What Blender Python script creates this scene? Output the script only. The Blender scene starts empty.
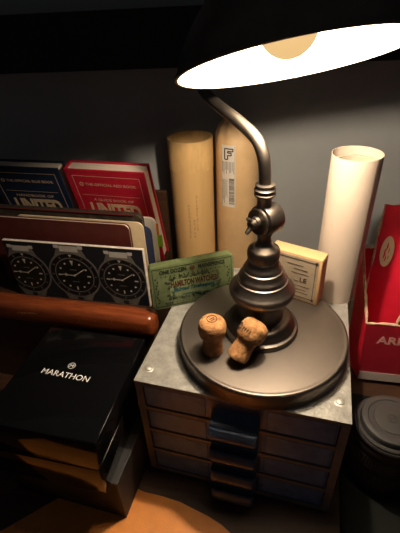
import bpy, bmesh, math, random
from mathutils import Vector, Matrix
random.seed(7)
SC = bpy.context.scene
COL = SC.collection
PI = math.pi
rad = math.radians

# ------------------------------------------------------------------ materials
def mat(name, col, rough=.5, metal=0., var=0., vscale=40., bump=0., bscale=200., coat=0., spec=.5, stretch=None, col2=None, sss=0.):
    m = bpy.data.materials.new(name); m.use_nodes = True
    nt = m.node_tree; b = nt.nodes['Principled BSDF']
    b.inputs['Base Color'].default_value = (*col, 1)
    b.inputs['Roughness'].default_value = rough
    b.inputs['Metallic'].default_value = metal
    b.inputs['Specular IOR Level'].default_value = spec
    if coat: b.inputs['Coat Weight'].default_value = coat; b.inputs['Coat Roughness'].default_value = .08
    tc = nt.nodes.new('ShaderNodeTexCoord')
    vec = tc.outputs['Object']
    if stretch:
        mp = nt.nodes.new('ShaderNodeMapping'); mp.inputs['Scale'].default_value = stretch
        nt.links.new(vec, mp.inputs['Vector']); vec = mp.outputs['Vector']
    if var or col2:
        n = nt.nodes.new('ShaderNodeTexNoise'); n.inputs['Scale'].default_value = vscale
        n.inputs['Detail'].default_value = 6; n.inputs['Roughness'].default_value = .65
        nt.links.new(vec, n.inputs['Vector'])
        r = nt.nodes.new('ShaderNodeValToRGB')
        a = col2 if col2 else tuple(max(0, c*(1-var)) for c in col)
        c2 = col if col2 else tuple(min(1, c*(1+var)) for c in col)
        r.color_ramp.elements[0].position = .33; r.color_ramp.elements[1].position = .67
        r.color_ramp.elements[0].color = (*a, 1); r.color_ramp.elements[1].color = (*c2, 1)
        nt.links.new(n.outputs['Fac'], r.inputs['Fac']); nt.links.new(r.outputs['Color'], b.inputs['Base Color'])
    if bump:
        n2 = nt.nodes.new('ShaderNodeTexNoise'); n2.inputs['Scale'].default_value = bscale
        n2.inputs['Detail'].default_value = 4
        nt.links.new(vec, n2.inputs['Vector'])
        bp = nt.nodes.new('ShaderNodeBump'); bp.inputs['Strength'].default_value = bump; bp.inputs['Distance'].default_value = .002
        nt.links.new(n2.outputs['Fac'], bp.inputs['Height']); nt.links.new(bp.outputs['Normal'], b.inputs['Normal'])
    return m

M = {}
M['wall'] = mat('wall_paint', (.40, .415, .42), .85, var=.05, vscale=6, bump=.05, bscale=300)
M['floor'] = mat('floor_carpet', (.08, .07, .06), .95, var=.2, vscale=90, bump=.3)
M['desk'] = mat('walnut_desk', (.085, .038, .018), .5, col2=(.04, .016, .008), vscale=9, stretch=(1, 9, 9), bump=.06)
M['orange_leather'] = mat('orange_leather', (.78, .27, .045), .5, var=.12, vscale=22, bump=.25, bscale=420)
M['shelf'] = mat('black_shelf', (.006, .006, .007), .7, var=.2)
M['cab'] = mat('grey_hammered_paint', (.31, .30, .275), .42, metal=.15, var=.22, vscale=80, bump=.4, bscale=240)
M['cab_frame'] = mat('shaded_cabinet_paint', (.17, .15, .14), .5, metal=.1, var=.25, vscale=60, bump=.1)  # cabinet grey with the front's shade and orange bounce put into the colour
M['drawer'] = mat('worn_navy_enamel', (.10, .175, .36), .40, metal=.05, var=.35, vscale=55, bump=.12)
M['handle'] = mat('dark_blue_enamel', (.045, .068, .12), .36, metal=.1, var=.3, vscale=60)
M['rivet'] = mat('rivet_steel', (.34, .325, .29), .45, metal=.4, var=.1)
M['bronze'] = mat('brushed_gunmetal', (.17, .145, .125), .40, metal=1., var=.12, vscale=60, bump=.03, bscale=300)
M['bronze_disc'] = mat('satin_gunmetal', (.17, .145, .125), .44, metal=1., var=.06, vscale=25, bump=.02, bscale=300)
M['white_enamel'] = mat('white_enamel', (.50, .485, .44), .6)
M['socket'] = mat('brass_socket', (.5, .36, .15), .35, metal=1.)
M['cork'] = mat('cork', (.47, .235, .085), .85, col2=(.20, .078, .024), vscale=150, bump=.5, bscale=380)
M['cork_ink'] = mat('cork_ink', (.05, .025, .012), .9)
M['green'] = mat('green_tin', (.145, .175, .08), .36, metal=.15, col2=(.08, .11, .045), vscale=60, bump=.05)
M['green_lt'] = mat('pale_green_print', (.165, .205, .095), .4, metal=.1, var=.2, vscale=90)
M['green_dk'] = mat('dark_green_print', (.012, .02, .011), .45, var=.2)
M['teal'] = mat('teal_print', (.005, .075, .10), .45)
M['gold_ink'] = mat('red_brown_print', (.07, .016, .006), .45)
M['card_tan'] = mat('tan_cardboard', (.46, .285, .135), .8, var=.06, vscale=30, bump=.05)
M['label_tan'] = mat('aged_paper_label', (.29, .225, .155), .75, var=.12, vscale=50)
M['card_edge'] = mat('orange_card_side', (.58, .20, .10), .7, var=.12, vscale=60)
M['ink'] = mat('black_print', (.03, .022, .018), .7)
M['kraft'] = mat('kraft_tube', (.68, .43, .18), .65, var=.07, vscale=14, stretch=(3, 3, .5), bump=.05)
M['kraft_lt'] = mat('pale_kraft_band', (.72, .46, .19), .6, var=.15, vscale=22, stretch=(2, 2, .6))
M['kraft_wrap'] = mat('kraft_wrapping', (.68, .45, .23), .6, var=.1, vscale=18, bump=.35, bscale=40)
M['pencil'] = mat('pencil_grey', (.20, .12, .06), .8)
M['tube_white'] = mat('cream_paper', (.49, .40, .33), .7, var=.04, vscale=12)
M['tube_in'] = mat('grey_tube_inside', (.42, .36, .27), .8, var=.1)
M['white_label'] = mat('white_sticker', (.74, .68, .60), .6, var=.03)
M['red_cloth'] = mat('red_book_cover', (.44, .009, .028), .5, var=.08, vscale=60, bump=.06, bscale=600)
M['blue_cloth'] = mat('navy_book_cover', (.008, .019, .046), .5, var=.1, vscale=60, bump=.06, bscale=600)
M['gold'] = mat('gold_foil', (.75, .56, .35), .4, metal=.3)
M['faint_gold'] = mat('dull_gold_foil', (.62, .42, .28), .5, metal=.2)
M['pages'] = mat('page_block', (.74, .62, .50), .85, var=.12, vscale=30, stretch=(1, 40, 1))
M['leather'] = mat('oxblood_leather', (.085, .018, .014), .36, var=.2, vscale=50, bump=.15, bscale=500)
M['leather_dark'] = mat('mottled_dark_leather', (.075, .055, .04), .5, col2=(.014, .011, .01), vscale=75, bump=.25, bscale=260)
M['stitch'] = mat('dark_red_piping', (.09, .014, .012), .5, bump=.4, bscale=700)
M['cream'] = mat('cream_sheet', (.68, .53, .33), .75, var=.06)
M['white_paper'] = mat('white_sheet', (.72, .64, .55), .75, var=.04)
M['navy'] = mat('navy_card', (.03, .04, .10), .6)
M['tab_green'] = mat('lime_tab', (.36, .62, .03), .6)
M['tab_orange'] = mat('orange_tab', (.85, .22, .03), .6)
M['rail'] = mat('polished_redwood', (.26, .062, .018), .28, col2=(.11, .022, .007), vscale=16, stretch=(1.2, 14, 14), coat=.5, bump=.05)
M['scuff'] = mat('wood_scuff', (.46, .22, .09), .5)
M['rack_wood'] = mat('dark_brown_wood', (.075, .033, .015), .5, col2=(.04, .018, .009), vscale=9, stretch=(1, 12, 12))
M['gloss_black'] = mat('black_lacquer', (.0035, .0035, .004), .07, spec=.45)
M['matte_black'] = mat('dark_grey_card', (.011, .010, .010), .6, var=.08)
M['silver_ink'] = mat('silver_print', (.80, .78, .76), .35, metal=.1)
M['cat_dark'] = mat('dark_card_print', (.010, .013, .019), .3)
M['steel'] = mat('printed_steel_grey', (.125, .112, .10), .4, var=.25, vscale=60)
M['steel_lt'] = mat('printed_pale_steel', (.46, .42, .38), .4, var=.1)
M['dial'] = mat('printed_black_dial', (.008, .007, .007), .35)
M['dial_brown'] = mat('printed_brown_dial', (.016, .012, .006), .35)
M['lume'] = mat('printed_lume', (.52, .46, .38), .5)
M['red_card'] = mat('red_carton', (.82, .018, .05), .42, var=.06, vscale=40, bump=.1, bscale=120)  # carton red brightened, lamp light put into the panels that face it
M['red_dark'] = mat('deep_red_shaded_carton', (.36, .012, .028), .45, var=.08, vscale=40)  # same carton red with the front's shade painted in; maroon inner flap shares it
M['torn'] = mat('torn_card_edge', (.80, .56, .36), .85, var=.2, vscale=150, bump=.4)
M['cream_print'] = mat('cream_print', (.82, .62, .44), .6, var=.06)
M['pink_print'] = mat('pale_pink_print', (.62, .32, .28), .6)
M['white_band'] = mat('white_band', (.56, .48, .43), .6)
M['lens'] = mat('black_lens_metal', (.016, .014, .013), .38, var=.15, spec=.5)
M['lens_rubber'] = mat('black_ribbed_rubber', (.022, .019, .017), .6)
M['cap'] = mat('black_plastic_cap', (.038, .037, .036), .40, spec=.5, bump=.05)
M['case'] = mat('dark_green_case', (.006, .0075, .0055), .8, var=.15, spec=.2)
M['grey_card'] = mat('grey_card', (.42, .41, .38), .8, var=.05)
def bulb_mat():
    m = bpy.data.materials.new('frosted_bulb_glass'); m.use_nodes = True
    nt = m.node_tree; nt.nodes.remove(nt.nodes['Principled BSDF'])
    out = nt.nodes['Material Output']
    e = nt.nodes.new('ShaderNodeEmission'); e.inputs['Color'].default_value = (1., .62, .24, 1); e.inputs['Strength'].default_value = BULB_EMIT
    t = nt.nodes.new('ShaderNodeBsdfTransparent'); t.inputs['Color'].default_value = (.12, .115, .105, 1)
    a = nt.nodes.new('ShaderNodeAddShader')
    nt.links.new(e.outputs[0], a.inputs[0]); nt.links.new(t.outputs[0], a.inputs[1]); nt.links.new(a.outputs[0], out.inputs['Surface'])
    return m
BULB_EMIT = .62
M['bulb'] = bulb_mat()

# ------------------------------------------------------------------ helpers
def obj(name, bm, m, parent=None, smooth=False, loc=None, rot=None, angle=35):
    me = bpy.data.meshes.new(name)
    bmesh.ops.recalc_face_normals(bm, faces=bm.faces)
    bm.to_mesh(me); bm.free()
    ms = m if isinstance(m, (list, tuple)) else [m]
    for x in ms: me.materials.append(x)
    if smooth:
        me.polygons.foreach_set('use_smooth', [True]*len(me.polygons))
        me.set_sharp_from_angle(angle=rad(angle))
    o = bpy.data.objects.new(name, me); COL.objects.link(o)
    if parent: o.parent = parent
    if loc: o.location = loc
    if rot: o.rotation_euler = rot
    return o
def thing(name, label, cat, loc=(0, 0, 0), rot=(0, 0, 0), group=None):
    o = bpy.data.objects.new(name, None); COL.objects.link(o); o.empty_display_size = .02
    o.location = loc; o.rotation_euler = rot
    return tag(o, label, cat, group)
def tag(o, label, cat, group=None):
    o['label'] = label; o['category'] = cat
    if group: o['group'] = group
    return o
def bx(bm, x0, x1, y0, y1, z0, z1, bev=0., seg=2, mi=0):
    vs = [bm.verts.new((x, y, z)) for x in (x0, x1) for y in (y0, y1) for z in (z0, z1)]
    fs = [bm.faces.new([vs[i] for i in f]) for f in ((0, 1, 3, 2), (4, 6, 7, 5), (0, 4, 5, 1), (2, 3, 7, 6), (0, 2, 6, 4), (1, 5, 7, 3))]
    for f in fs: f.material_index = mi
    if bev:
        es = list({e for f in fs for e in f.edges})
        bmesh.ops.bevel(bm, geom=es, offset=bev, segments=seg, profile=.5, affect='EDGES')
    return bm
def box(*a, **k):
    return bx(bmesh.new(), *a, **k)
def lathe(prof, seg=64, bm=None, mi=0, close=False):
    """prof: list of (r, z); revolved about z"""
    bm = bm or bmesh.new(); rings = []
    for r, z in prof:
        if r < 1e-6: rings.append([bm.verts.new((0, 0, z))])
        else: rings.append([bm.verts.new((r*math.cos(2*PI*i/seg), r*math.sin(2*PI*i/seg), z)) for i in range(seg)])
    pr = list(zip(rings, rings[1:]))
    if close: pr.append((rings[-1], rings[0]))
    for a, b in pr:
        for i in range(seg):
            j = (i+1) % seg
            if len(a) == 1 and len(b) == 1: continue
            if len(a) == 1: f = bm.faces.new((a[0], b[i], b[j]))
            elif len(b) == 1: f = bm.faces.new((a[i], a[j], b[0]))
            else: f = bm.faces.new((a[i], a[j], b[j], b[i]))
            f.material_index = mi
    return bm
def smoothprof(pts, n=6):
    """Catmull-Rom through profile points"""
    out = []
    for i in range(len(pts)-1):
        p0 = pts[max(i-1, 0)]; p1 = pts[i]; p2 = pts[i+1]; p3 = pts[min(i+2, len(pts)-1)]
        for k in range(n):
            t = k/n
            out.append(tuple(.5*((2*b)+(-a+c)*t+(2*a-5*b+4*c-d)*t*t+(-a+3*b-3*c+d)*t**3) for a, b, c, d in zip(p0, p1, p2, p3)))
    out.append(tuple(pts[-1])); return out
def tube(path, r, seg=20, bm=None, mi=0):
    bm = bm or bmesh.new(); P = [Vector(p) for p in path]; rings = []
    t0 = (P[1]-P[0]).normalized(); nrm = t0.orthogonal().normalized()
    for i, p in enumerate(P):
        t = (P[min(i+1, len(P)-1)]-P[max(i-1, 0)]).normalized()
        nrm = (nrm-t*nrm.dot(t)).normalized(); bn = t.cross(nrm)
        rr = r[i] if isinstance(r, (list, tuple)) else r
        rings.append([bm.verts.new(p+rr*(nrm*math.cos(2*PI*k/seg)+bn*math.sin(2*PI*k/seg))) for k in range(seg)])
    for a, b in zip(rings, rings[1:]):
        for k in range(seg):
            bm.faces.new((a[k], a[(k+1) % seg], b[(k+1) % seg], b[k])).material_index = mi
    bm.faces.new(rings[0]).material_index = mi; bm.faces.new(rings[-1]).material_index = mi
    return bm
def prism(poly, z0, z1, bm=None, mi=0, bev=0.):
    """poly in xy, extruded in z"""
    bm = bm or bmesh.new()
    a = [bm.verts.new((x, y, z0)) for x, y in poly]; b = [bm.verts.new((x, y, z1)) for x, y in poly]
    fs = [bm.faces.new(a[::-1]), bm.faces.new(b)]
    n = len(poly)
    for i in range(n): fs.append(bm.faces.new((a[i], a[(i+1) % n], b[(i+1) % n], b[i])))
    for f in fs: f.material_index = mi
    if bev: bmesh.ops.bevel(bm, geom=list(fs[1].edges), offset=bev, segments=3, profile=.5, affect='EDGES')
    return bm
def rrect(x0, x1, y0, y1, r, n=5):
    pts = []
    for cx, cy, a in ((x1-r, y1-r, 0), (x0+r, y1-r, 90), (x0+r, y0+r, 180), (x1-r, y0+r, 270)):
        for k in range(n+1):
            t = rad(a+90*k/n); pts.append((cx+r*math.cos(t), cy+r*math.sin(t)))
    return pts
def ring_poly(bm, cx, cy, r0, r1, z0, z1, seg=48, mi=0, sx=1.):
    R = []
    for r, z in ((r0, z0), (r1, z0), (r1, z1), (r0, z1)):
        R.append([bm.verts.new((cx+sx*r*math.cos(2*PI*i/seg), cy+r*math.sin(2*PI*i/seg), z)) for i in range(seg)])
    for a, b in zip(R, R[1:]+R[:1]):
        for i in range(seg): bm.faces.new((a[i], a[(i+1) % seg], b[(i+1) % seg], b[i])).material_index = mi
def disc(bm, cx, cy, r, z0, z1, seg=40, mi=0):
    prism([(cx+r*math.cos(2*PI*i/seg), cy+r*math.sin(2*PI*i/seg)) for i in range(seg)], z0, z1, bm, mi)
def bar(bm, x0, y0, x1, y1, w0, w1, z0, z1, mi=0):
    d = Vector((x1-x0, y1-y0)).normalized(); n = Vector((-d.y, d.x))
    prism([(x0-n.x*w0, y0-n.y*w0), (x1-n.x*w1, y1-n.y*w1), (x1+n.x*w1, y1+n.y*w1), (x0+n.x*w0, y0+n.y*w0)], z0, z1, bm, mi)
def xform(bm, mtx):
    bmesh.ops.transform(bm, matrix=mtx, verts=bm.verts); return bm
def text_bm(s, x0, x1, y0, y1, th=.0004, bold=0., bm=None, shear=0.):
    """lettering fitted to the given box in xy, raised by th in z"""
    cu = bpy.data.curves.new('t', 'FONT'); cu.body = s; cu.size = 1; cu.extrude = .02; cu.offset = bold; cu.shear = shear
    cu.resolution_u = 3
    o = bpy.data.objects.new('t', cu); COL.objects.link(o)
    dg = bpy.context.evaluated_depsgraph_get(); me = bpy.data.meshes.new_from_object(o.evaluated_get(dg))
    bpy.data.objects.remove(o); bpy.data.curves.remove(cu)
    t = bmesh.new(); t.from_mesh(me); bpy.data.meshes.remove(me)
    xs = [v.co.x for v in t.verts]; ys = [v.co.y for v in t.verts]
    a, b, c, d = min(xs), max(xs), min(ys), max(ys)
    for v in t.verts:
        v.co = ((v.co.x-a)/(b-a)*(x1-x0)+x0, (v.co.y-c)/(d-c)*(y1-y0)+y0, (v.co.z+.02)/.04*th)
    if bm is not None:
        tmp = bpy.data.meshes.new('x'); t.to_mesh(tmp); t.free(); bm.from_mesh(tmp); bpy.data.meshes.remove(tmp); return bm
    return t
# a flat print made in xy (z = outward) stood up on a front face (local -y outward, x right, z up)
STAND = Matrix(((1, 0, 0, 0), (0, 0, -1, 0), (0, 1, 0, 0), (0, 0, 0, 1)))
def stand(bm, y=0.):
    return xform(bm, Matrix.Translation((0, y, 0)) @ STAND)
def wrap(bm, R, az):
    """flat print (x along girth, y = height, z = outward) bent round a vertical cylinder; az = angle of x=0"""
    for v in bm.verts:
        a = az+v.co.x/R; r = R+v.co.z
        v.co = (r*math.cos(a), r*math.sin(a), v.co.y)
    return bm
def struct(o): o['kind'] = 'structure'; return o

# ------------------------------------------------------------------ the room
def rotz(o, a, loc): o.rotation_euler = (0, 0, rad(a)); o.location = loc; return o
o = struct(obj('wall_back', box(-1.6, 1.6, 0, .10, -.75, 1.7), M['wall'])); rotz(o, -7, (0, .762, 0))
struct(obj('floor', box(-1.9, 1.9, -1.4, 1.3, -.80, -.75), M['floor']))
d = thing('desk', 'dark walnut desk carrying the lamp, cabinet, boxes and tubes', 'desk', (0, .757, 0), (0, 0, rad(-7)))
obj('desktop', box(-.95, .95, -.86, 0, -.032, 0, bev=.003), M['desk'], d)
for x in (-.90, .90):
    for y in (-.80, -.06):
        obj('leg', box(x-.03, x+.03, y-.03, y+.03, -.75, -.032), M['desk'], d)
o = obj('wall_shelf', box(-1.2, 1.2, -.073, -.001, .432, .512, bev=.002), M['shelf']); rotz(o, -7, (0, .762, 0))
tag(o, 'black shelf running along the grey wall above the tubes', 'shelf')

# orange leather sheet
edge = [(-.16, .30), (-.085, .266), (-.062, .2595), (-.04, .2515), (-.006, .2336), (.010, .223), (.022, .212), (.038, .190), (.048, .15), (.05, .06), (-.36, .06), (-.36, .168), (-.255, .228), (-.19, .266)]
o = obj('leather_mat', prism(edge, 0, .0024, bev=.0008), M['orange_leather'])
tag(o, 'orange leather sheet lying on the desk in front of the drawer cabinet', 'leather mat')

# ------------------------------------------------------------------ drawer cabinet
CY = math.atan2(-.0676, .2168); W, D, H = .2271, .238, .175
cab = thing('drawer_cabinet', 'small grey metal cabinet of four navy drawers under the lamp', 'cabinet', (-.079, .2987, 0), (0, 0, CY))
b = bmesh.new(); t = .003
bx(b, 0, W, .0045, D, H-t, H); bx(b, 0, t, .0045, D, .002, H); bx(b, W-t, W, .0045, D, .002, H)
bx(b, 0, W, .0045, D, .002, .002+t); bx(b, 0, W, D-t, D, .002, H)
obj('shell', b, M['cab'], cab)
b = bx(bmesh.new(), -.0004, W+.0004, -.001, D+.0004, H-.0015, H+.0006, bev=.0009)
obj('top_panel', b, M['cab'], cab, smooth=True)
b = bmesh.new(); zr = [.006+i*.0412 for i in range(5)]
bx(b, 0, .0085, 0, .005, .002, H-.0015); bx(b, W-.0085, W, 0, .005, .002, H-.0015)
for i, z in enumerate(zr):
    bx(b, .004, W-.004, .0002, .005, z-(.0026 if i else .004), min(z+.0026, H-.0016))
obj('front_frame', b, M['cab_frame'], cab)
def handle_bm():
    hw, hh, pr, t = .0262, .0300, .0185, .0018
    top = smoothprof([(.0005, .0275), (-.0030, .0170), (-.0085, .0105), (-.0145, .0095), (-.0180, .0118)], 4)
    low = smoothprof([(-.0200, .0110), (-.0228, .0062), (-.0240, .0020), (-.0230, -.0015), (-.0180, -.0025), (.0005, -.0025)], 3)
    loop = top+low; bm = bmesh.new(); n = len(loop); cols = []
    for k, x in enumerate((-hw, -hw+.0012, -hw+.004, 0, hw-.004, hw-.0012, hw)):
        q = {0: .86, 6: .86, 1: .95, 5: .95}.get(k, 1)
        cols.append([bm.verts.new((x, y*q, .0125+(z-.0125)*(.93 if k in (0, 6) else 1))) for y, z in loop])
    for a, c in zip(cols, cols[1:]):
        for i in range(n): bm.faces.new((a[i], a[(i+1) % n], c[(i+1) % n], c[i]))
    bm.faces.new(cols[0]); bm.faces.new(cols[-1])
    bx(bm, -hw-.003, hw+.003, -.0008, .001, -.001, hh+.004)
    return bm
ordn = ['lowest', 'third', 'second', 'top']
for i in range(4):
    z0, z1 = zr[i]+.0032, zr[i+1]-.0032
    b = bmesh.new()
    bx(b, .0095, W-.0095, .0022, .007, z0, z1)
    bx(b, .0115, .0800, .0012, .003, z0+.0015, z1-.0015, bev=.0006, seg=1)
    bx(b, W-.0800, W-.0115, .0012, .003, z0+.0015, z1-.0015, bev=.0006, seg=1)
    bx(b, .008+.012, W-.02, .006, D-.02, z0+.001, z0+.003)
    dr = obj('drawer', b, M['drawer'], cab)
    hd = obj('handle', handle_bm(), M['handle'], dr, smooth=True, loc=(W/2, .0024, z0-.0010)); 
for x, y in ((.0095, .019), (W-.0105, .023), (.02, D-.02)):
    b = lathe([(.0066, 0), (.0066, .0004), (.0056, .0009), (.0046, .0009), (.0042, .0018), (.0026, .0026), (0, .0029)], 28)
    obj('rivet', b, M['rivet'], cab, smooth=True, loc=(x, y, H+.0004))

# ------------------------------------------------------------------ lamp
LX, LY, LZ = .0665, .350, .1757
lamp = thing('desk_lamp', 'dark bronze desk lamp with round base and glowing white-lined shade', 'lamp', (LX, LY, LZ))
R0 = .0965
BT_ = .0222; prof = [(0, 0), (R0-.002, 0), (R0, .002), (R0, BT_-.003), (R0-.0004, BT_-.0012), (R0-.0016, BT_-.0002), (R0-.003, BT_), (R0-.0045, BT_-.0004), (R0-.006, BT_-.0004), (.03, BT_), (0, BT_)]
obj('base', lathe(prof, 128), M['bronze_disc'], lamp, smooth=True, angle=50, loc=(.0022, -.0045, 0))
b0 = .0194; zb = BT_
P = [(.0430, zb), (.0436, zb+.0030), (.0425, zb+.0060), (.0390, zb+.0070), (.0380, zb+.0100), (.0368, zb+.0140), (.0335, zb+.0175), (.0290, zb+.0190)]
P2 = [(.0255, zb+.0205), (.0255, b0+.0440), (.0262, b0+.0460), (.0285, b0+.0480)]
P3 = [(.0325, b0+.0510), (.0350, b0+.0550), (.0358, b0+.0590), (.0350, b0+.0620), (.0320, b0+.0650), (.0290, b0+.0690), (.0275, b0+.0725)]
P4 = [(.0262, b0+.0730), (.0258, b0+.0765), (.0232, b0+.0800), (.0215, b0+.0850)]
P5 = [(.0202, b0+.0856), (.0198, b0+.0885), (.0178, b0+.0920), (.0166, b0+.0965)]
P6 = [(.0158, b0+.0972), (.0166, b0+.0995), (.0172, b0+.1030), (.0170, b0+.1070), (.0158, b0+.1100), (.0125, b0+.1125), (.0092, b0+.1150), (.0075, b0+.1190), (.0075, b0+.1240), (.0090, b0+.1300)]
prof = smoothprof(P, 4)+smoothprof(P2, 3)+smoothprof(P3, 5)+smoothprof(P4, 4)+smoothprof(P5, 4)+smoothprof(P6, 4)
obj('stem', lathe([(0, zb)]+prof+[(0, b0+.1300)], 72), M['bronze'], lamp, smooth=True, angle=40)
# pivot drum, axis pointing left and towards the viewer
zd = .3380-LZ
b = lathe([(0, -.0125), (.0125, -.0125), (.0135, -.0118), (.0137, -.0100), (.0120, -.0098), (.0120, -.0085), (.0150, -.0080), (.0156, -.0070), (.0158, 0), (.0156, .0100), (.0150, .0112), (.0120, .0120), (0, .0122)], 48)
dj = obj('pivot_joint', b, M['bronze'], lamp, smooth=True)
ax = Vector((-.80, -.58, .04)).normalized()
dj.rotation_euler = (-ax).to_track_quat('Z', 'Y').to_euler(); dj.location = (.0005, 0, zd)
b = lathe([(0, -.022), (.0036, -.022), (.0046, -.0212), (.0046, -.0165), (.0062, -.0160), (.0065, -.0125), (0, -.0125)], 28)
kn = obj('thumbscrew', b, M['bronze'], dj, smooth=True)
b = bmesh.new()
tube([(0, 0, -.0185), (0, .003, -.0205), (0, .006, -.0235), (0, .008, -.0260)], [.0022, .0024, .0022, .0016], 12, b)
tube([(0, 0, -.0185), (0, -.003, -.0205), (0, -.006, -.0235), (0, -.008, -.0260)], [.0022, .0026, .0026, .0018], 12, b)
obj('wing', b, M['bronze'], kn, smooth=True)
# collar above the drum
zc = .354-LZ
b = lathe([(0, zc-.004), (.0085, zc-.004), (.0072, zc), (.0070, zc+.005), (.0086, zc+.0085), (.0102, zc+.0098), (.0104, zc+.0112), (.0092, zc+.0122), (.0092, zc+.0134), (.0104, zc+.0142), (.0105, zc+.0158), (.0094, zc+.0168), (.0088, zc+.0180), (.0094, zc+.0188), (.0092, zc+.0205), (.0060, zc+.0212), (0, zc+.0212)], 40)
obj('collar', b, M['bronze'], lamp, smooth=True, loc=(-.0018, 0, 0))
# shade frame
SHC = Vector((.0764, .3315, .4768)); SN = Vector((.109, -.311, -1)).normalized(); SU = -SN
SHQ = SU.to_track_quat('Z', 'Y')
pk = SHC+SU*.083
ctrl = [(.0645, .350, .372), (.0636, .350, .388), (.0615, .3525, .4020), (.0560, .3625, .4140), (.0430, .391, .4225), (.0265, .426, .4300), (.0135, .455, .4395), (.0090, .472, .4560), (.0165, .482, .4900), (.0280, .455, .5300), (.0430, .415, .5560), (.0580, .376, .5640), tuple(pk+SU*.004+Vector((-.003, .003, .0))), tuple(pk-SU*.004)]
path = smoothprof(ctrl, 6)
rr = [.0059]*len(path)
obj('arm', tube([Vector(p)-Vector((LX, LY, LZ)) for p in path], rr, 24), M['bronze'], lamp, smooth=True, angle=60)
def lampchild(name, bm, m, parent=lamp):
    return obj(name, bm, m, parent, smooth=True, loc=SHC-Vector((LX, LY, LZ)), rot=SHQ.to_euler(), angle=50)
SR = .088
out = smoothprof([(SR, 0), (SR+.0008, .0012), (SR-.002, .006), (.080, .0200), (.0640, .0420), (.0430, .0580), (.0240, .0655)], 4)
cap = [(.0185, .0665), (.0180, .0760), (.0165, .0785), (.0120, .0800), (0, .0805)]
inn = smoothprof([(.0170, .0620), (.0230, .0610), (.0420, .0540), (.0625, .0385), (.0785, .0180), (SR-.003, .0060), (SR-.0012, .0006)], 4)
mid = [(r-.0008, z-.0008) for r, z in smoothprof([(SR-.0006, .0012), (SR-.003, .0068), (.0788, .0198), (.0628, .0413), (.0424, .0572), (.0236, .0646), (.0160, .0655)], 4)]
shade = lampchild('lamp_shade', lathe(mid[::-1]+out+cap, 96), M['bronze'])
lin = lathe(inn+[(SR-.0008, .0006)]+[(r-.0002, z-.0002) for r, z in mid]+[(.0160, .0640)], 96)
o = obj('shade_lining', lin, M['white_enamel'], shade, smooth=True, angle=50)
o['label'] = 'bright white lining inside the shade'
sk = lathe([(0, .0655), (.0150, .0655), (.0150, .0520), (.0140, .0505), (0, .0505)], 32)
obj('socket', sk, M['socket'], shade, smooth=True)
BR, BH = .0222, .0255
bp = []
for k in range(15):
    a = -PI/2+(PI*.80)*k/14
    bp.append((max(BR*math.cos(a), 0), BH+BR*math.sin(a)))
bp[0] = (0, BH-BR)
bp += [(.0125, .0500), (0, .0504)]
blb = obj('light_bulb', lathe(bp, 48), M['bulb'], shade, smooth=True, angle=60)
blb['label'] = 'frosted glowing bulb inside the shade'
ld = bpy.data.lights.new('bulb_glow', 'POINT'); ld.energy = 46.; ld.color = (1., .845, .685); ld.shadow_soft_size = .006
lo = bpy.data.objects.new('bulb_glow', ld); COL.objects.link(lo); lo.parent = blb; lo.location = (0, 0, BH-.0145)

# ------------------------------------------------------------------ corks
def cork_bm():
    pr = [(0, 0), (.0105, 0), (.0120, .0012), (.0122, .006), (.0112, .014), (.0110, .020), (.0118, .0238), (.0142, .0262), (.0155, .0300), (.0158, .0350), (.0152, .0405), (.0136, .0445), (.0105, .0470), (.0050, .0482), (0, .0484)]
    bm = lathe(smoothprof(pr, 3), 40)
    for v in bm.verts:
        n = Vector((v.co.x, v.co.y, 0))
        k = 1+.03*math.sin(v.co.x*420+v.co.z*300)*math.cos(v.co.y*390-v.co.z*210)+random.uniform(-.012, .012)
        v.co.x *= k; v.co.y *= k
    return bm
TOPD = LZ+BT_
CKS = .94
ck = thing('champagne_cork', 'champagne cork standing upright on the lamp base', 'cork', (.0095, .3150, TOPD+.0001), (0, 0, .4), 'champagne corks on the lamp base')
obj('cork_body', cork_bm(), M['cork'], ck, smooth=True, angle=70)
b = bmesh.new(); ring_poly(b, 0, 0, .0052, .0060, .0483, .0487, 24); bar(b, -.003, 0, .003, .001, .0005, .0005, .0485, .0489); bar(b, -.002, -.0025, .002, -.002, .0004, .0004, .0485, .0489)
obj('top_stamp', b, M['cork_ink'], ck)
ck.scale = (CKS,)*3
ck2 = thing('champagne_cork', 'champagne cork tipped over and leaning on the lamp stem', 'cork', (.0385, .2985, TOPD+.0127), group='champagne corks on the lamp base')
c2 = obj('cork_body', cork_bm(), M['cork'], ck2, smooth=True, angle=70)
axc = Vector((.52, .33, .79)).normalized()
ck2.rotation_euler = axc.to_track_quat('Z', 'Y').to_euler()
ck2.location = Vector((.0338, .2960, TOPD+.0067))
bpy.context.view_layer.update()
ck2.scale = (CKS,)*3
im = ck2.matrix_world.to_3x3().inverted() @ Vector((-.75, -.10, .65))
az = math.atan2(im.y, im.x)
b = bmesh.new(); ring_poly(b, 0, .0365, .0030, .0041, .0, .0005, 24, sx=.8)
for k in range(4): bar(b, .0062+k*.0030, .0345, .0068+k*.0030, .0385, .0005, .0005, 0, .0004)
xform(b, Matrix.Identity(4)); wrap(b, .0160, az-.15)
obj('side_stamp', b, M['cork_ink'], ck2)

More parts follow.
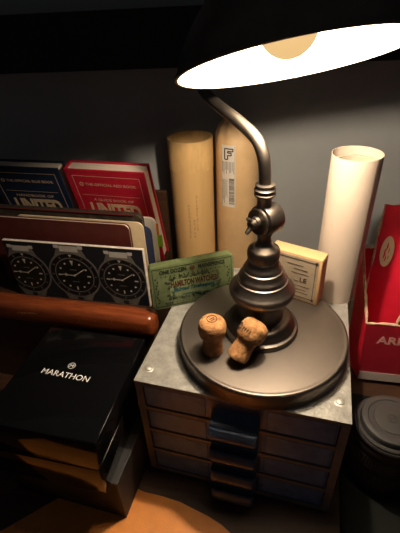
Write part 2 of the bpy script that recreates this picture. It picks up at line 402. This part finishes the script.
# ------------------------------------------------------------------ green tin
tin = thing('mainspring_tin', 'old green tin box of watch mainsprings on the cabinet top', 'tin', (-.0640, .4150, .1758), (rad(-3), 0, rad(13.5)))
TW, TT, TH = .1125, .014, .065
b = prism(rrect(0, TW, 0, TH, .005), 0, TT-.004, bev=.0012); stand(b, TT-.004+.0)
obj('tin_lid', b, M['green'], tin, smooth=True)
b = prism(rrect(.0008, TW-.0008, .0008, TH-.0008, .0045), -.004, 0.0); stand(b, TT-.004)
obj('tin_body', b, M['green'], tin, smooth=True)
b = bmesh.new()
def frame(b, x0, x1, y0, y1, w, z0, z1):
    bx(b, x0, x1, y0, y0+w, z0, z1); bx(b, x0, x1, y1-w, y1, z0, z1); bx(b, x0, x0+w, y0+w, y1-w, z0, z1); bx(b, x1-w, x1, y0+w, y1-w, z0, z1)
frame(b, .003, TW-.003, .003, TH-.003, .0007, 0, .0003)
text_bm('ONE DOZEN', .0125, .0480, .0530, .0592, .0004, .03, b)
text_bm('MAINSPRINGS', .0640, .1000, .0530, .0592, .0004, .03, b)
text_bm('SIZE', .0160, .0270, .0050, .0085, .0004, 0, b)
# ornamental border: scrolls and dots
for x in (.0075, TW-.0075):
    for k in range(9):
        disc(b, x+.0012*math.sin(k*2.1), .010+k*.0046, .0011, 0, .0003, 10)
        disc(b, x+.0024*math.cos(k*1.7), .012+k*.0046, .0006, 0, .0003, 8)
for k in range(15):
    disc(b, .014+k*.0061, .0490, .0008, 0, .0003, 8); disc(b, .032+k*.0042, .0068, .0006, 0, .0003, 8)
stand(b, -.0002)
o = obj('dark_print', b, M['green_dk'], tin); o['label'] = 'dark green lettering and border'
b = bmesh.new()
random.seed(3)
for s, x0 in ((-1, .019), (1, TW-.033)):
    for k in range(44):
        x = x0+random.uniform(0, .014); y = random.uniform(.0115, .0455)
        ring_poly(b, x, y, .0011, .0016, 0, .00025, 10)
for k in range(64):
    x = .034+random.uniform(0, .045); y = random.choice((random.uniform(.0105, .0155), random.uniform(.0425, .0470)))
    ring_poly(b, x, y, .0008, .0013, 0, .00025, 10)
stand(b, -.0002); obj('scroll_print', b, M['green_dk'], tin)
b = prism([(.024+.0*1, .018), (.030, .014), (.082, .014), (.088, .018), (.088, .040), (.082, .0425), (.030, .0425), (.024, .040)], 0, .00015); stand(b, -.0002)
o = obj('centre_panel', b, M['green_lt'], tin); o['label'] = 'paler green centre panel'
b = text_bm('HAMILTON WATCHES', .0260, .0880, .0310, .0402, .0006, .035); stand(b, -.0002)
obj('brown_lettering', b, M['gold_ink'], tin)
b = text_bm('Railroad Timekeepers', .0285, .0845, .0218, .0298, .0006, .03, shear=.3); 
text_bm('WARRANTED', .040, .066, .0155, .0185, .0006, .0, b); stand(b, -.0002)
obj('teal_lettering', b, M['teal'], tin)
b = bmesh.new(); ring_poly(b, .0560, .0555, .0022, .0034, 0, .0004, 20); disc(b, .0560, .0555, .0014, 0, .0004, 12); stand(b, -.0002)
obj('crest_print', b, M['gold_ink'], tin)

# ------------------------------------------------------------------ small cardboard box on the lamp base
YB = rad(-35); BW, BT, BHh = .066, .020, .066
pb = Vector((.1412, .3804, 0)); e = Vector((math.cos(YB), math.sin(YB), 0))
org = pb-e*BW
sb = thing('cardboard_box', 'small tan cardboard box with aged label standing behind the lamp stem', 'box', (org.x, org.y, TOPD+.0003), (0, 0, YB))
obj('carton', box(0, BW, 0, BT, 0, BHh, bev=.0012), M['card_tan'], sb, smooth=True)
o = obj('side_label', box(BW-.0003, BW+.0004, .0022, BT-.001, .002, BHh-.004), M['card_edge'], sb); o['label'] = 'orange-red worn side strip'
obj('front_label', box(.002, BW-.004, -.0004, .0003, .003, BHh-.003), M['label_tan'], sb)
b = bmesh.new(); frame(b, .0050, BW-.0065, .0060, BHh-.0060, .0006, 0, .0003)
for x in (.0050, BW-.0065):
    for y in (.0060, BHh-.0060):
        prism([(x-.0022, y), (x, y-.0022), (x+.0022, y), (x, y+.0022)], 0, .0003, b)
bx(b, .033, .050, .0455, .0463, 0, .0003); bx(b, .024, .044, .0515, .0520, 0, .0003); bx(b, .030, .052, .0400, .0405, 0, .0003)
bx(b, .032, .054, .0220, .0226, 0, .0003); bx(b, .034, .050, .0170, .0174, 0, .0003); bx(b, .030, .053, .0125, .0129, 0, .0003)
text_bm('LE', .0415, .0500, .0285, .0350, .0003, .015, b); bx(b, .034, .0400, .0285, .0293, 0, .0003)
stand(b, -.0005); obj('label_print', b, M['ink'], sb)

# ------------------------------------------------------------------ tubes
def hollow(r, h, wall, seg=64, floor=.02):
    return lathe([(0, 0), (r, 0), (r, h-.0004), (r-.0004, h), (r-wall+.0004, h), (r-wall, h-.0004), (r-wall, floor), (0, floor)], seg)
tb = thing('mailing_tube', 'open brown cardboard tube with pencil notes, left of the labelled one', 'tube', (-.0060, .690, 0))
TR, TZ = .0385, .3265
obj('tube_wall', hollow(TR, TZ-.02, .0022), M['kraft'], tb, smooth=True)
b = lathe([(TR, TZ-.052), (TR+.0007, TZ-.052), (TR+.0007, TZ), (TR-.0028, TZ), (TR-.0028, TZ-.05), (TR-.0022, TZ-.05), (TR-.0022, TZ-.02), (TR, TZ-.02)], 64, close=True)
o = obj('top_band', b, M['kraft_lt'], tb, smooth=True); o['label'] = 'paler collar around the open end'
b = bmesh.new(); random.seed(11)
for cx, z0, z1 in ((-.0120, .150, .215), (.0020, .165, .235), (-.0035, .150, .190)):
    z = z0
    while z < z1:
        h = random.uniform(.003, .008)
        pts = [(cx+.0022*math.sin(k*1.9+z*900)*random.uniform(.5, 1), z+h*k/5, .0002) for k in range(6)]
        tube(pts, .00028, 5, b); z += h+random.uniform(.001, .004)
wrap(b, TR, -PI/2+.1); obj('pencil_writing', b, M['pencil'], tb)

ft = thing('wrapped_tube', 'brown paper wrapped tube with pinched top and white address label', 'tube', (.0760, .698, 0))
FR = .0385
prof = [(0, 0), (FR, 0), (FR, .318)]
b = lathe([(0, 0), (FR, 0), (FR, .05), (FR, .16), (FR, .25), (FR, .300), (FR-.0008, .312), (FR-.006, .326), (FR-.016, .340), (.012, .351), (.006, .356), (0, .3570)], 60)
for v in b.verts:
    if v.co.z > .31:
        a = math.atan2(v.co.y, v.co.x); k = min((v.co.z-.31)/.035, 1)
        v.co.x *= 1+.10*k*math.sin(a*9); v.co.y *= 1+.10*k*math.sin(a*9); v.co.x -= .010*k
obj('paper_wrapping', b, M['kraft_wrap'], ft, smooth=True, angle=50)
# address label: x along girth, y up
LW, LH = .0265, .112; az0 = -PI/2-.52; zl = .2035
def gridpanel(x0, x1, y0, y1, th, n=10):
    bm = bmesh.new()
    for i in range(n):
        a, c = x0+(x1-x0)*i/n, x0+(x1-x0)*(i+1)/n; bx(bm, a, c, y0, y1, 0, th)
    bmesh.ops.remove_doubles(bm, verts=bm.verts, dist=1e-6); return bm
b = gridpanel(-LW/2, LW/2, zl, zl+LH, .0004); wrap(b, FR, az0); lb = obj('address_label', b, M['white_label'], ft)
b = bmesh.new()
def mono(b, x, y, s):                                                      # outlined F mark
    pts = [(0, 0), (.34, 0), (.34, .38), (.72, .38), (.72, .62), (.34, .62), (.34, .76), (.9, .76), (.9, 1), (0, 1)]
    for p, q in zip(pts, pts[1:]+pts[:1]):
        for k in range(5):
            u, v = k/5, (k+1)/5
            bar(b, x+(p[0]+(q[0]-p[0])*u)*s, y+(p[1]+(q[1]-p[1])*u)*s*1.1, x+(p[0]+(q[0]-p[0])*v)*s, y+(p[1]+(q[1]-p[1])*v)*s*1.1, s*.055, s*.055, .0004, .0008)
mono(b, -.006, zl+.088, .0165)
for k in range(9):
    L = random.uniform(.014, .024)
    bx(b, -.0108+k*.0026, -.0101+k*.0026, zl+.084-L, zl+.084, .0004, .0006)
for k in range(6):
    L = random.uniform(.03, .046)
    bx(b, -.0110+k*.0018, -.0106+k*.0018, zl+.052-L, zl+.052, .0004, .0006)
z = zl+.006
while z < zl+.054:
    w = random.choice((.0006, .0009, .0014)); bx(b, .0020, .0112, z, z+w, .0004, .0007); z += w+random.choice((.0005, .0008, .0012))
frame(b, -.0122, .0122, zl+.001, zl+LH-.001, .0003, .0004, .0006)
wrap(b, FR, az0); obj('label_print', b, M['ink'], lb)

wt = thing('paper_tube', 'tall cream paper tube standing on the back right of the cabinet', 'tube', (.1835, .4375, .1760))
WR, WZ = .0292, .193
b = bmesh.new(); n = 72; spiral = []                                      # rolled sheet with an overlapping seam
for k in range(n+9):
    a = -PI/2+.42-2*PI*k/n; r = WR-.0022*k/(n+8); spiral.append((r*math.cos(a), r*math.sin(a)))
inner = [(x*(1-.0006/WR), y*(1-.0006/WR)) for x, y in spiral]
for (p, q, pi, qi) in zip(spiral, spiral[1:], inner, inner[1:]):
    v = [b.verts.new((x, y, z)) for (x, y) in (p, q, qi, pi) for z in (0, WZ)]
    for f in ((0, 2, 3, 1), (4, 6, 7, 5), (1, 3, 5, 7), (0, 6, 4, 2)): b.faces.new([v[i] for i in f])
bmesh.ops.remove_doubles(b, verts=b.verts, dist=1e-6)
obj('rolled_sheet', b, M['tube_white'], wt, smooth=True)
obj('inner_core', lathe([(WR-.0060, .003), (WR-.0032, .003), (WR-.0032, WZ-.010), (WR-.0060, WZ-.010)], 56, close=True), M['tube_in'], wt, smooth=True)

# ------------------------------------------------------------------ wooden rack
RY = rad(-14); RP = Vector((-.0665, .4010, 0))
def rk(x, y, z=0):                                                         # rack-local point -> world
    return Vector((RP.x+x*math.cos(RY)-y*math.sin(RY), RP.y+x*math.sin(RY)+y*math.cos(RY), z))
rack = thing('wooden_rack', 'wooden desk rack with thick polished rail holding books and notebooks', 'rack', RP, (0, 0, RY))
FZ = .120
b = bx(bmesh.new(), -.52, 0, 0, .030, .1345, .1705, bev=.0105, seg=5)
rail = obj('front_rail', b, M['rail'], rack, smooth=True, angle=60); rail['label'] = 'thick polished reddish rail with worn scuffs'
b = bmesh.new()
for cx, cz in ((-.200, .1560), (-.207, .1545), (-.193, .1572)):
    for k in range(3): bar(b, cx+k*.006, cz+random.uniform(-.001, .001), cx+k*.006+.008, cz+random.uniform(.001, .003), .0004, .0001, 0, .0002)
for cx, cz in ((-.066, .160), (-.062, .157), (-.060, .1605), (-.045, .156), (-.085, .158), (-.11, .1545), (-.15, .157), (-.025, .152), (-.018, .153)):
    bar(b, cx, cz-.0015, cx+.0016, cz+.0015, .0003, .0001, 0, .0002)
stand(b, -.0001); o = obj('scuff_marks', b, M['scuff'], rail); o['kind'] = 'stuff'
obj('front_panel', box(-.52, -.004, .008, .024, 0, .140), M['rack_wood'], rack)
obj('shelf_board', prism([(-.52, .024), (-.004, .024), (-.004, .190), (-.055, .200), (-.055, .268), (-.52, .268)], FZ-.012, FZ), M['rack_wood'], rack)
obj('back_panel', box(-.52, -.055, .268, .276, 0, .235, bev=.001), M['rack_wood'], rack)
obj('side_panel', box(-.016, -.004, .024, .185, 0, FZ-.012), M['rack_wood'], rack)

# watch catalogue
cx0 = -.2318; cyl = None
Ccorner = Vector((-.0803, .4917, 0)); CYaw = rad(-13.2)
ce = Vector((math.cos(CYaw), math.sin(CYaw), 0)); CW, CT, CH = .2290, .005, .105
co = Ccorner-ce*CW
cat = thing('watch_catalogue', 'stiff catalogue with three black dive watches printed on its cover, behind the rail', 'catalogue', (co.x, co.y, FZ+.0002), (0, 0, CYaw))
obj('board', box(0, CW, 0, CT, 0, CH, bev=.0006), M['white_paper'], cat)
obj('cover_print', box(.0008, CW-.0018, -.0004, .0002, .001, CH-.0007), M['cat_dark'], cat)
def watch_bm(dl):
    """printed watch, centre at origin, flat in xy; slots 0 steel 1 pale steel 2 dial 3 lume 4 bezel"""
    b = bmesh.new(); z = 0
    ring_poly(b, 0, 0, .0310, .0345, 0, .0003, 56, 0)
    # lugs and bracelet
    for s in (1,):
        prism([(-.0270, .0195), (-.0215, .0270), (-.0160, .0400), (.0160, .0400), (.0215, .0270), (.0270, .0195), (.0, .0310)], 0, .0002, b, 0)
        prism([(-.0120, .0350), (-.0120, .0430), (.0120, .0430), (.0120, .0350)], .0002, .0004, b, 1)
        prism([(-.0190, .0395), (-.0190, .0440), (-.0125, .0440), (-.0125, .0395)], .0002, .0004, b, 1)
        prism([(.0125, .0395), (.0125, .0440), (.0190, .0440), (.0190, .0395)], .0002, .0004, b, 1)
    for s in (-1, 1):
        prism([(s*.0265, -.0195), (s*.0215, -.0270), (s*.0160, -.0420), (s*.004, -.0420), (s*.004, -.0310)][::s], 0, .0002, b, 0)
    prism([(.0330, -.0040), (.0385, -.0040), (.0385, .0040), (.0330, .0040)], 0, .0003, b, 1)
    disc(b, 0, 0, .0322, .0002, .0004, 56, 4)
    ring_poly(b, 0, 0, .0250, .0262, .0004, .0006, 56, 0)
    for k in range(12):
        a = PI/2-k*PI/6
        if k == 0: prism([(-.0022, .0308), (.0022, .0308), (0, .0272)], .0004, .0006, b, 1)
        else: bar(b, .0276*math.cos(a), .0276*math.sin(a), .0304*math.cos(a), .0304*math.sin(a), .0005, .0005, .0004, .0006, 0)
    disc(b, 0, 0, .0250, .0004, .0005, 56, 2)
    for k in range(12):
        a = PI/2-k*PI/6; r = .0196
        if k == 0: prism([(-.0022, .0222), (.0022, .0222), (0, .0150)], .0005, .0007, b, 3)
        elif k in (3, 6, 9): bar(b, .0172*math.cos(a), .0172*math.sin(a), .0220*math.cos(a), .0220*math.sin(a), .0008, .0008, .0005, .0007, 3)
        else: disc(b, r*math.cos(a), r*math.sin(a), .0013, .0005, .0007, 14, 3)
    a = PI/2-PI/3*.92
    bar(b, 0, 0, .0185*math.cos(a), .0185*math.sin(a), .0006, .0005, .0007, .0008, 3)
    a = PI-.04
    bar(b, 0, 0, .0165*math.cos(a), .0165*math.sin(a), .0006, .0005, .0007, .0008, 3)
    prism([(-.0140, .0006), (-.0115, .0030), (-.0090, .0006), (-.0115, -.0018)], .0007, .0008, b, 3)
    disc(b, 0, 0, .0014, .0007, .0009, 14, 3)
    bar(b, -.0045, .0085, .0045, .0085, .0005, .0005, .0005, .0006, 0); bar(b, -.0050, -.0095, .0050, -.0095, .0004, .0004, .0005, .0006, 0)
    return b
wd = [M['steel'], M['steel_lt'], M['dial'], M['lume'], M['dial']]
for i, (x, z) in enumerate(((CW-.2010, .0470), (CW-.1190, .0490), (CW-.0400, .0480))):
    b = watch_bm(0); k = 1.24 if i == 1 else 1.16; xform(b, Matrix.Diagonal((k, k, 1, 1)))
    if i == 0:
        mm = [M['steel'], M['steel_lt'], M['dial_brown'], M['lume'], M['dial']]
    else: mm = wd
    stand(b, 0)
    # keep the print inside the cover
    for v in b.verts:
        v.co.x = max(min(v.co.x, CW-.0025-x), .0015-x); v.co.z = min(max(v.co.z, .0012-z), CH-.0014-z)
    o = obj('watch_print', b, mm, cat, loc=(x, -.0004, z))
    o['label'] = ['printed watch with brownish dial', 'largest printed watch, in the middle', 'printed watch at the right end'][i]

# leather notebook and friends, all aligned with the rack
def rack_thing(name, label, cat_, corner, width, y, loc_z=FZ+.0002, lean=0, yaw=RY):
    """corner: world xy of the front right edge; thing origin at the front left"""
    ee = Vector((math.cos(yaw), math.sin(yaw), 0)); nn = Vector((-math.sin(yaw), math.cos(yaw), 0))
    p = Vector((*corner, 0))+nn*y-ee*width
    return thing(name, label, cat_, (p.x, p.y, loc_z), (lean, 0, yaw))
NB = (-.1016, .5200)
nb = rack_thing('notebook', 'oxblood leather notebook with rounded corner standing behind the watch catalogue', 'notebook', NB, .24, 0)
b = prism(rrect(0, .24, 0, .130, .010), -.0022, 0); stand(b, 0); obj('front_cover', b, M['leather'], nb)
b = prism(rrect(0, .24, 0, .130, .010), -.0080, -.0058); stand(b, 0); obj('back_cover', b, M['leather'], nb)
b = prism(rrect(.002, .2385, .001, .1290, .008), -.0058, -.0022); stand(b, 0); obj('pages', b, M['pages'], nb)
t_ = rack_thing('envelope', 'cream envelope edge poking out beside the oxblood notebook', 'envelope', NB, .215, .0165)
t_.location += Vector((math.cos(RY), math.sin(RY), 0))*.016
b = prism(rrect(0, .215, 0, .127, .010), -.003, 0); stand(b, 0); obj('paper', b, M['cream'], t_)
t_ = rack_thing('card_folder', 'navy card folder between the cream envelope and white papers', 'folder', NB, .210, .0225)
t_.location += Vector((math.cos(RY), math.sin(RY), 0))*.0255
b = prism(rrect(0, .210, 0, .118, .012), -.003, 0); stand(b, 0); obj('card', b, M['navy'], t_)
n2 = rack_thing('organiser', 'mottled dark leather organiser with piped edge, between oxblood notebook and red book', 'organiser', (-.0850, .5490), .30, 0)
b = prism(rrect(0, .30, 0, .1315, .012), -.010, 0); stand(b, 0); obj('cover', b, M['leather_dark'], n2, smooth=True)
path = [(x, -.0004, z) for x, z in rrect(.001, .299, .001, .1305, .012)][:14]
tube_p = [(.012, -.0010, .1310)]+[(.012+i*.0276, -.0010, .1310) for i in range(1, 11)]
obj('piping', tube(tube_p, .0015, 8), M['stitch'], n2, smooth=True)
wp = rack_thing('document_stack', 'white papers with orange and green tabs at the right end of the rack', 'papers', (-.0850, .5490), .16, .0120)
wp.location += Vector((math.cos(RY), math.sin(RY), 0))*.0165
b = prism(rrect(0, .16, 0, .121, .010), -.005, 0); stand(b, 0); obj('sheets', b, M['white_paper'], wp)
o = obj('sticky_tab', box(.158, .1685, .0016, .0022, .070, .092), M['tab_green'], wp); o['label'] = 'lime green sticky tab'
o = obj('sticky_tab', box(.158, .1640, .0010, .0015, .092, .112), M['tab_orange'], wp); o['label'] = 'orange sticky tab'

# price-guide books leaning forward on the notebooks
def book(name, label, tfl, yaw, W_, T_, H_, cover, lines, lean=14):
    Rm = Matrix.Rotation(yaw, 3, 'Z') @ Matrix.Rotation(rad(lean), 3, 'X')
    og = Vector(tfl)-Rm @ Vector((0, 0, H_))
    bk = thing(name, label, 'book', og, (rad(lean), 0, yaw), 'coin price guides in the rack')
    c = .0026
    fc = obj('front_cover', box(0, W_, 0, c, 0, H_, bev=.0007), cover, bk)
    obj('back_cover', box(0, W_, T_-c, T_, 0, H_, bev=.0007), cover, bk)
    obj('spine', box(-.0012, c, .0003, T_-.0003, 0, H_, bev=.0007), cover, bk)
    obj('page_block', box(c, W_-.004, c, T_-c, .0035, H_-.0035), M['pages'], bk)
    b = bmesh.new(); frame(b, .0105, W_-.0105, .012, H_-.0115, .0007, 0, .0002)
    bx(b, .018, W_-.018, H_-.0490, H_-.0486, 0, .0002)
    ring_poly(b, .0225, H_-.0275, .0022, .0036, 0, .0002, 16)
    text_bm(lines[0], .0290, W_-.0190, H_-.0300, H_-.0250, .0002, 0, b)
    text_bm(lines[1], .0350, W_-.0300, H_-.0605, H_-.0555, .0002, 0, b)
    stand(b, -.0001); obj('fine_foil_print', b, M['faint_gold'], fc)
    b = text_bm('UNITED', .0245, W_-.0215, H_-.0940, H_-.0650, .0003, .045)
    text_bm('STATES', .0245, W_-.0215, H_-.1280, H_-.0990, .0003, .02, b)
    text_bm('COINS', .0245, W_-.0215, H_-.1620, H_-.1330, .0003, .02, b)
    stand(b, -.0001); obj('title_lettering', b, M['gold'], fc)
    return bk
book('hardback_book', 'red hardback coin price guide with gold UNITED lettering, beside the tube', (-.2085, .6195, .3060), rad(-16.5), .137, .026, .1915, M['red_cloth'], ('THE OFFICIAL RED BOOK', 'A GUIDE BOOK OF'))
book('hardback_book', 'navy blue hardback coin price guide at the far left of the rack', (-.3515, .6580, .3050), rad(-14.5), .137, .022, .1905, M['blue_cloth'], ('THE OFFICIAL BLUE BOOK', 'HANDBOOK OF'))

# ------------------------------------------------------------------ watch box on a dark carton
car = thing('black_carton', 'matte dark grey carton under the glossy black watch box', 'box', (-.1043, .2361, .0026), (0, 0, rad(-17)))
obj('carton_sides', box(-.150, 0, 0, .148, 0, .070, bev=.0008), M['matte_black'], car)
obj('carton_lid', box(-.1508, .0006, -.0006, .1486, .0702, .0770, bev=.0008), M['matte_black'], car)
gb = thing('watch_box', 'glossy black lacquered watch box with MARATHON on its lid', 'box', (-.1140, .2266, .0798), (0, 0, rad(-14.3)))
GW, GD = .1345, .1560
obj('box_base', box(-GW, 0, 0, GD, 0, .0445, bev=.0007), M['gloss_black'], gb, smooth=True)
b = bx(bmesh.new(), -GW, 0, 0, GD, .0455, .0802, bev=.0011, seg=2)
for v in b.verts:
    if v.co.z > .07 and v.co.y < .01: v.co.y += .008
lid = obj('box_lid', b, M['gloss_black'], gb, smooth=True)
b = text_bm('MARATHON', -.0910, -.0290, .0890, .0970, .0002, .008)
ring_poly(b, -.0600, .1075, .0040, .0047, 0, .0002, 32)
text_bm('M', -.0624, -.0576, .1053, .1097, .0002, .005, b)
xform(b, Matrix.Translation((-.0172, -.0130, .0802)) @ Matrix.Rotation(rad(-2.5), 4, 'Z'))
o = obj('logo_print', b, M['silver_ink'], lid); o['label'] = 'silver MARATHON lettering with round emblem'

# ------------------------------------------------------------------ red carton at the right
rb = thing('red_carton', 'torn open red carton with pale lettering at the right edge', 'carton', (.2405, .4230, 0), (0, 0, rad(-12)))
XW, XD = .125, .050
def lerp(a, b, t): return a+(b-a)*t
def sheet(name, quad, m, th=.0018, torn=None, n=12, amp=.002, parent=rb):
    """quad: bottom-left, bottom-right, top-right, top-left in carton space; ragged top (and left side if torn == 'left')"""
    q = [Vector(p) for p in quad]; nrm = (q[1]-q[0]).cross(q[3]-q[0]).normalized()
    top = [lerp(q[3], q[2], k/n)+Vector((0, 0, random.uniform(-amp, amp)*(0 < k < n and torn is not None))) for k in range(n+1)]
    loop = [q[0], q[1]]+top[::-1]
    b = bmesh.new(); A = [b.verts.new(p+nrm*th/2) for p in loop]; B = [b.verts.new(p-nrm*th/2) for p in loop]
    b.faces.new(A); b.faces.new(B[::-1]); L = len(loop)
    for i in range(L): b.faces.new((A[i], B[i], B[(i+1) % L], A[(i+1) % L]))
    o = obj(name, b, m, parent)
    if torn:
        P3 = top if torn == 'top' else [lerp(q[3], q[0], k/n*.6) for k in range(n+1)]+[]
        P3 = [p+Vector((random.uniform(-.0006, .0006), random.uniform(-.0006, .0006), random.uniform(-.0005, .0008))) for p in P3]
        t = bmesh.new(); tube(P3, [.0014+random.uniform(-.0007, .0010) for _ in P3], 8, t); obj('torn_edge', t, M['torn'], o, smooth=True)
    return o
random.seed(5)
FH, BHI, OUT = .124, .217, -.0065
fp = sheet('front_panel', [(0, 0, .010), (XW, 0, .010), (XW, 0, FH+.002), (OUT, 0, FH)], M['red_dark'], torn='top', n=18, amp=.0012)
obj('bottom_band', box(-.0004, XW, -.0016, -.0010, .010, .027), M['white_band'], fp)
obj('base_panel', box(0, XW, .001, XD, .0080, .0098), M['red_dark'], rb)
b = text_bm('ARM', .0125, .0560, .088, .102, .0005, .03)
for k in range(3): disc(b, .056, .076-k*.008, .0014, 0, .0004, 10)
stand(b, -.0009); obj('lettering', b, M['pink_print'], fp)
sheet('side_panel', [(-.012, XD, .010), (0, 0, .010), (OUT, 0, FH), (-.0200, XD, BHI)], M['red_card'], torn='top', n=16, amp=.0022)
sheet('back_panel', [(-.012, XD, .010), (-.004, XD+.0015, .010), (-.004, XD+.0015, BHI+.003), (-.0200, XD, BHI)], M['red_card'], torn='top', n=5, amp=.0012)
flp = sheet('tall_flap', [(-.004, XD+.0015, .010), (.085, .018, .010), (.085, .018, .305), (-.004, XD+.0015, .286)], M['red_card'], torn='left', n=10)
# faded emblem on the tall flap
fx = Vector((.085+.004, .018-XD-.0015, 0)).normalized(); fn = Vector((fx.y, -fx.x, 0))
b = bmesh.new(); prism([(.34*.0245*math.cos(2*PI*k/44), .0245*math.sin(2*PI*k/44)) for k in range(44)], 0, .0006, b, 0)
for x, y0, y1, w in ((-.0030, -.012, .004, .0011), (-.0008, -.016, -.006, .0008), (-.0012, .002, .015, .0010), (.0016, -.002, .008, .0006), (.0024, -.011, -.005, .0006)):
    bar(b, x, y0, x+.0009, (y0+y1)/2, w*.5, w, .0006, .0008, 1); bar(b, x+.0009, (y0+y1)/2, x+.0004, y1, w, w*.4, .0006, .0008, 1)
e0 = Vector((-.004, XD+.0015, .218))+fx*.0155+fn*.0010
xform(b, Matrix(((fx.x, 0, fn.x, e0.x), (fx.y, 0, fn.y, e0.y), (0, 1, 0, e0.z), (0, 0, 0, 1))))
obj('emblem', b, [M['cream_print'], M['red_card']], flp)
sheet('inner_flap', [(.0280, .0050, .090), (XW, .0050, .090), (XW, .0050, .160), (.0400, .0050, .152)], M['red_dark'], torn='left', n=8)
gc = obj('card_box', box(0, .09, 0, .03, 0, .165, bev=.001), M['grey_card']); rotz(gc, -10, (.272, .545, 0))
tag(gc, 'plain grey card box behind the red carton and cream tube', 'box')

# ------------------------------------------------------------------ lens on a flat case
case = thing('flat_case', 'flat dark green case lying under the camera lens', 'case', (.1440, .2050, 0), (0, 0, rad(-17)))
obj('case_body', box(0, .135, 0, .200, 0, .0100, bev=.0012), M['case'], case)  # lengthened to the back, standing in for the shaded desk behind the lens
obj('case_lid', box(0, .135, 0, .200, .0104, .0150, bev=.0012), M['case'], case)
ln = thing('camera_lens', 'black camera lens standing upright with its cap on, right of the cabinet', 'lens', (.2080, .2735, .0152))
obj('mount', lathe([(0, 0), (.033, 0), (.034, .001), (.034, .007), (.0365, .009), (0, .009)], 64), M['lens'], ln, smooth=True)
pr = [(0, .009), (.0370, .009), (.0380, .012), (.0385, .022), (.0385, .046), (.0392, .050), (.0392, .072), (.0400, .076), (.0402, .082), (.0396, .084), (.0396, .0855), (.0400, .0865), (.0400, .0905), (.0388, .092), (0, .092)]
obj('barrel', lathe(pr, 80), M['lens'], ln, smooth=True)
def ribs(r, z0, z1, n, d):
    bm = bmesh.new(); m = n*2
    A = []
    for z in (z0, z1):
        A.append([bm.verts.new(((r+d*(i % 2))*math.cos(2*PI*i/m), (r+d*(i % 2))*math.sin(2*PI*i/m), z)) for i in range(m)])
        A.append([bm.verts.new(((r-.002)*math.cos(2*PI*i/m), (r-.002)*math.sin(2*PI*i/m), z)) for i in range(m)])
    for a, c in ((A[0], A[2]), (A[2], A[3]), (A[3], A[1]), (A[1], A[0])):
        for i in range(m): bm.faces.new((a[i], a[(i+1) % m], c[(i+1) % m], c[i]))
    return bm
obj('focus_ring', ribs(.0392, .052, .070, 80, .0006), M['lens_rubber'], ln)
obj('zoom_ring', ribs(.0385, .022, .044, 60, .0007), M['lens_rubber'], ln)
obj('rim_ring', lathe([(.0335, .092), (.0378, .092), (.0378, .0945), (.0366, .0955), (.0335, .0950)], 64, close=True), M['cap'], ln, smooth=True)
cp = obj('lens_cap', lathe([(0, .0921), (.0330, .0921), (.0330, .1010), (.0322, .1022), (.0300, .1026), (.0262, .1026), (.0254, .1016), (.0200, .1012), (.0192, .1022), (.0180, .1024), (0, .1024)], 72), M['cap'], ln, smooth=True, angle=30)
b = bmesh.new(); ring_poly(b, 0, 0, .0050, .0056, .1024, .1028, 28)
bar(b, -.0024, -.0028, -.0024, .0028, .0005, .0005, .1024, .1028); bar(b, .0024, -.0028, .0024, .0028, .0005, .0005, .1024, .1028); bar(b, -.0024, 0, .0024, 0, .0005, .0005, .1024, .1028)
obj('cap_emblem', b, M['lens_rubber'], cp)

# ------------------------------------------------------------------ camera, world, view
up = Vector((-31, 598, 400)).normalized(); fw = Vector((0, 0, -1)); fw = (fw-up*fw.dot(up)).normalized(); rt = fw.cross(up)
Rw = Matrix((rt, fw, up))
cd = bpy.data.cameras.new('camera'); cd.sensor_width = 36; cd.sensor_fit = 'AUTO'; cd.lens = 36*400/533; cd.clip_start = .01
cam = bpy.data.objects.new('camera', cd); COL.objects.link(cam)
cam.matrix_world = Matrix.Translation((0, 0, .52)) @ Rw.to_4x4()
SC.camera = cam
w = bpy.data.worlds.new('world'); SC.world = w; w.use_nodes = True
bg = w.node_tree.nodes['Background']; bg.inputs['Color'].default_value = (.97, .97, 1, 1); bg.inputs['Strength'].default_value = .020
vs = SC.view_settings; vs.view_transform = 'Standard'; vs.look = 'None'; vs.gamma = 1; vs.exposure = 0
vs.use_curve_mapping = False
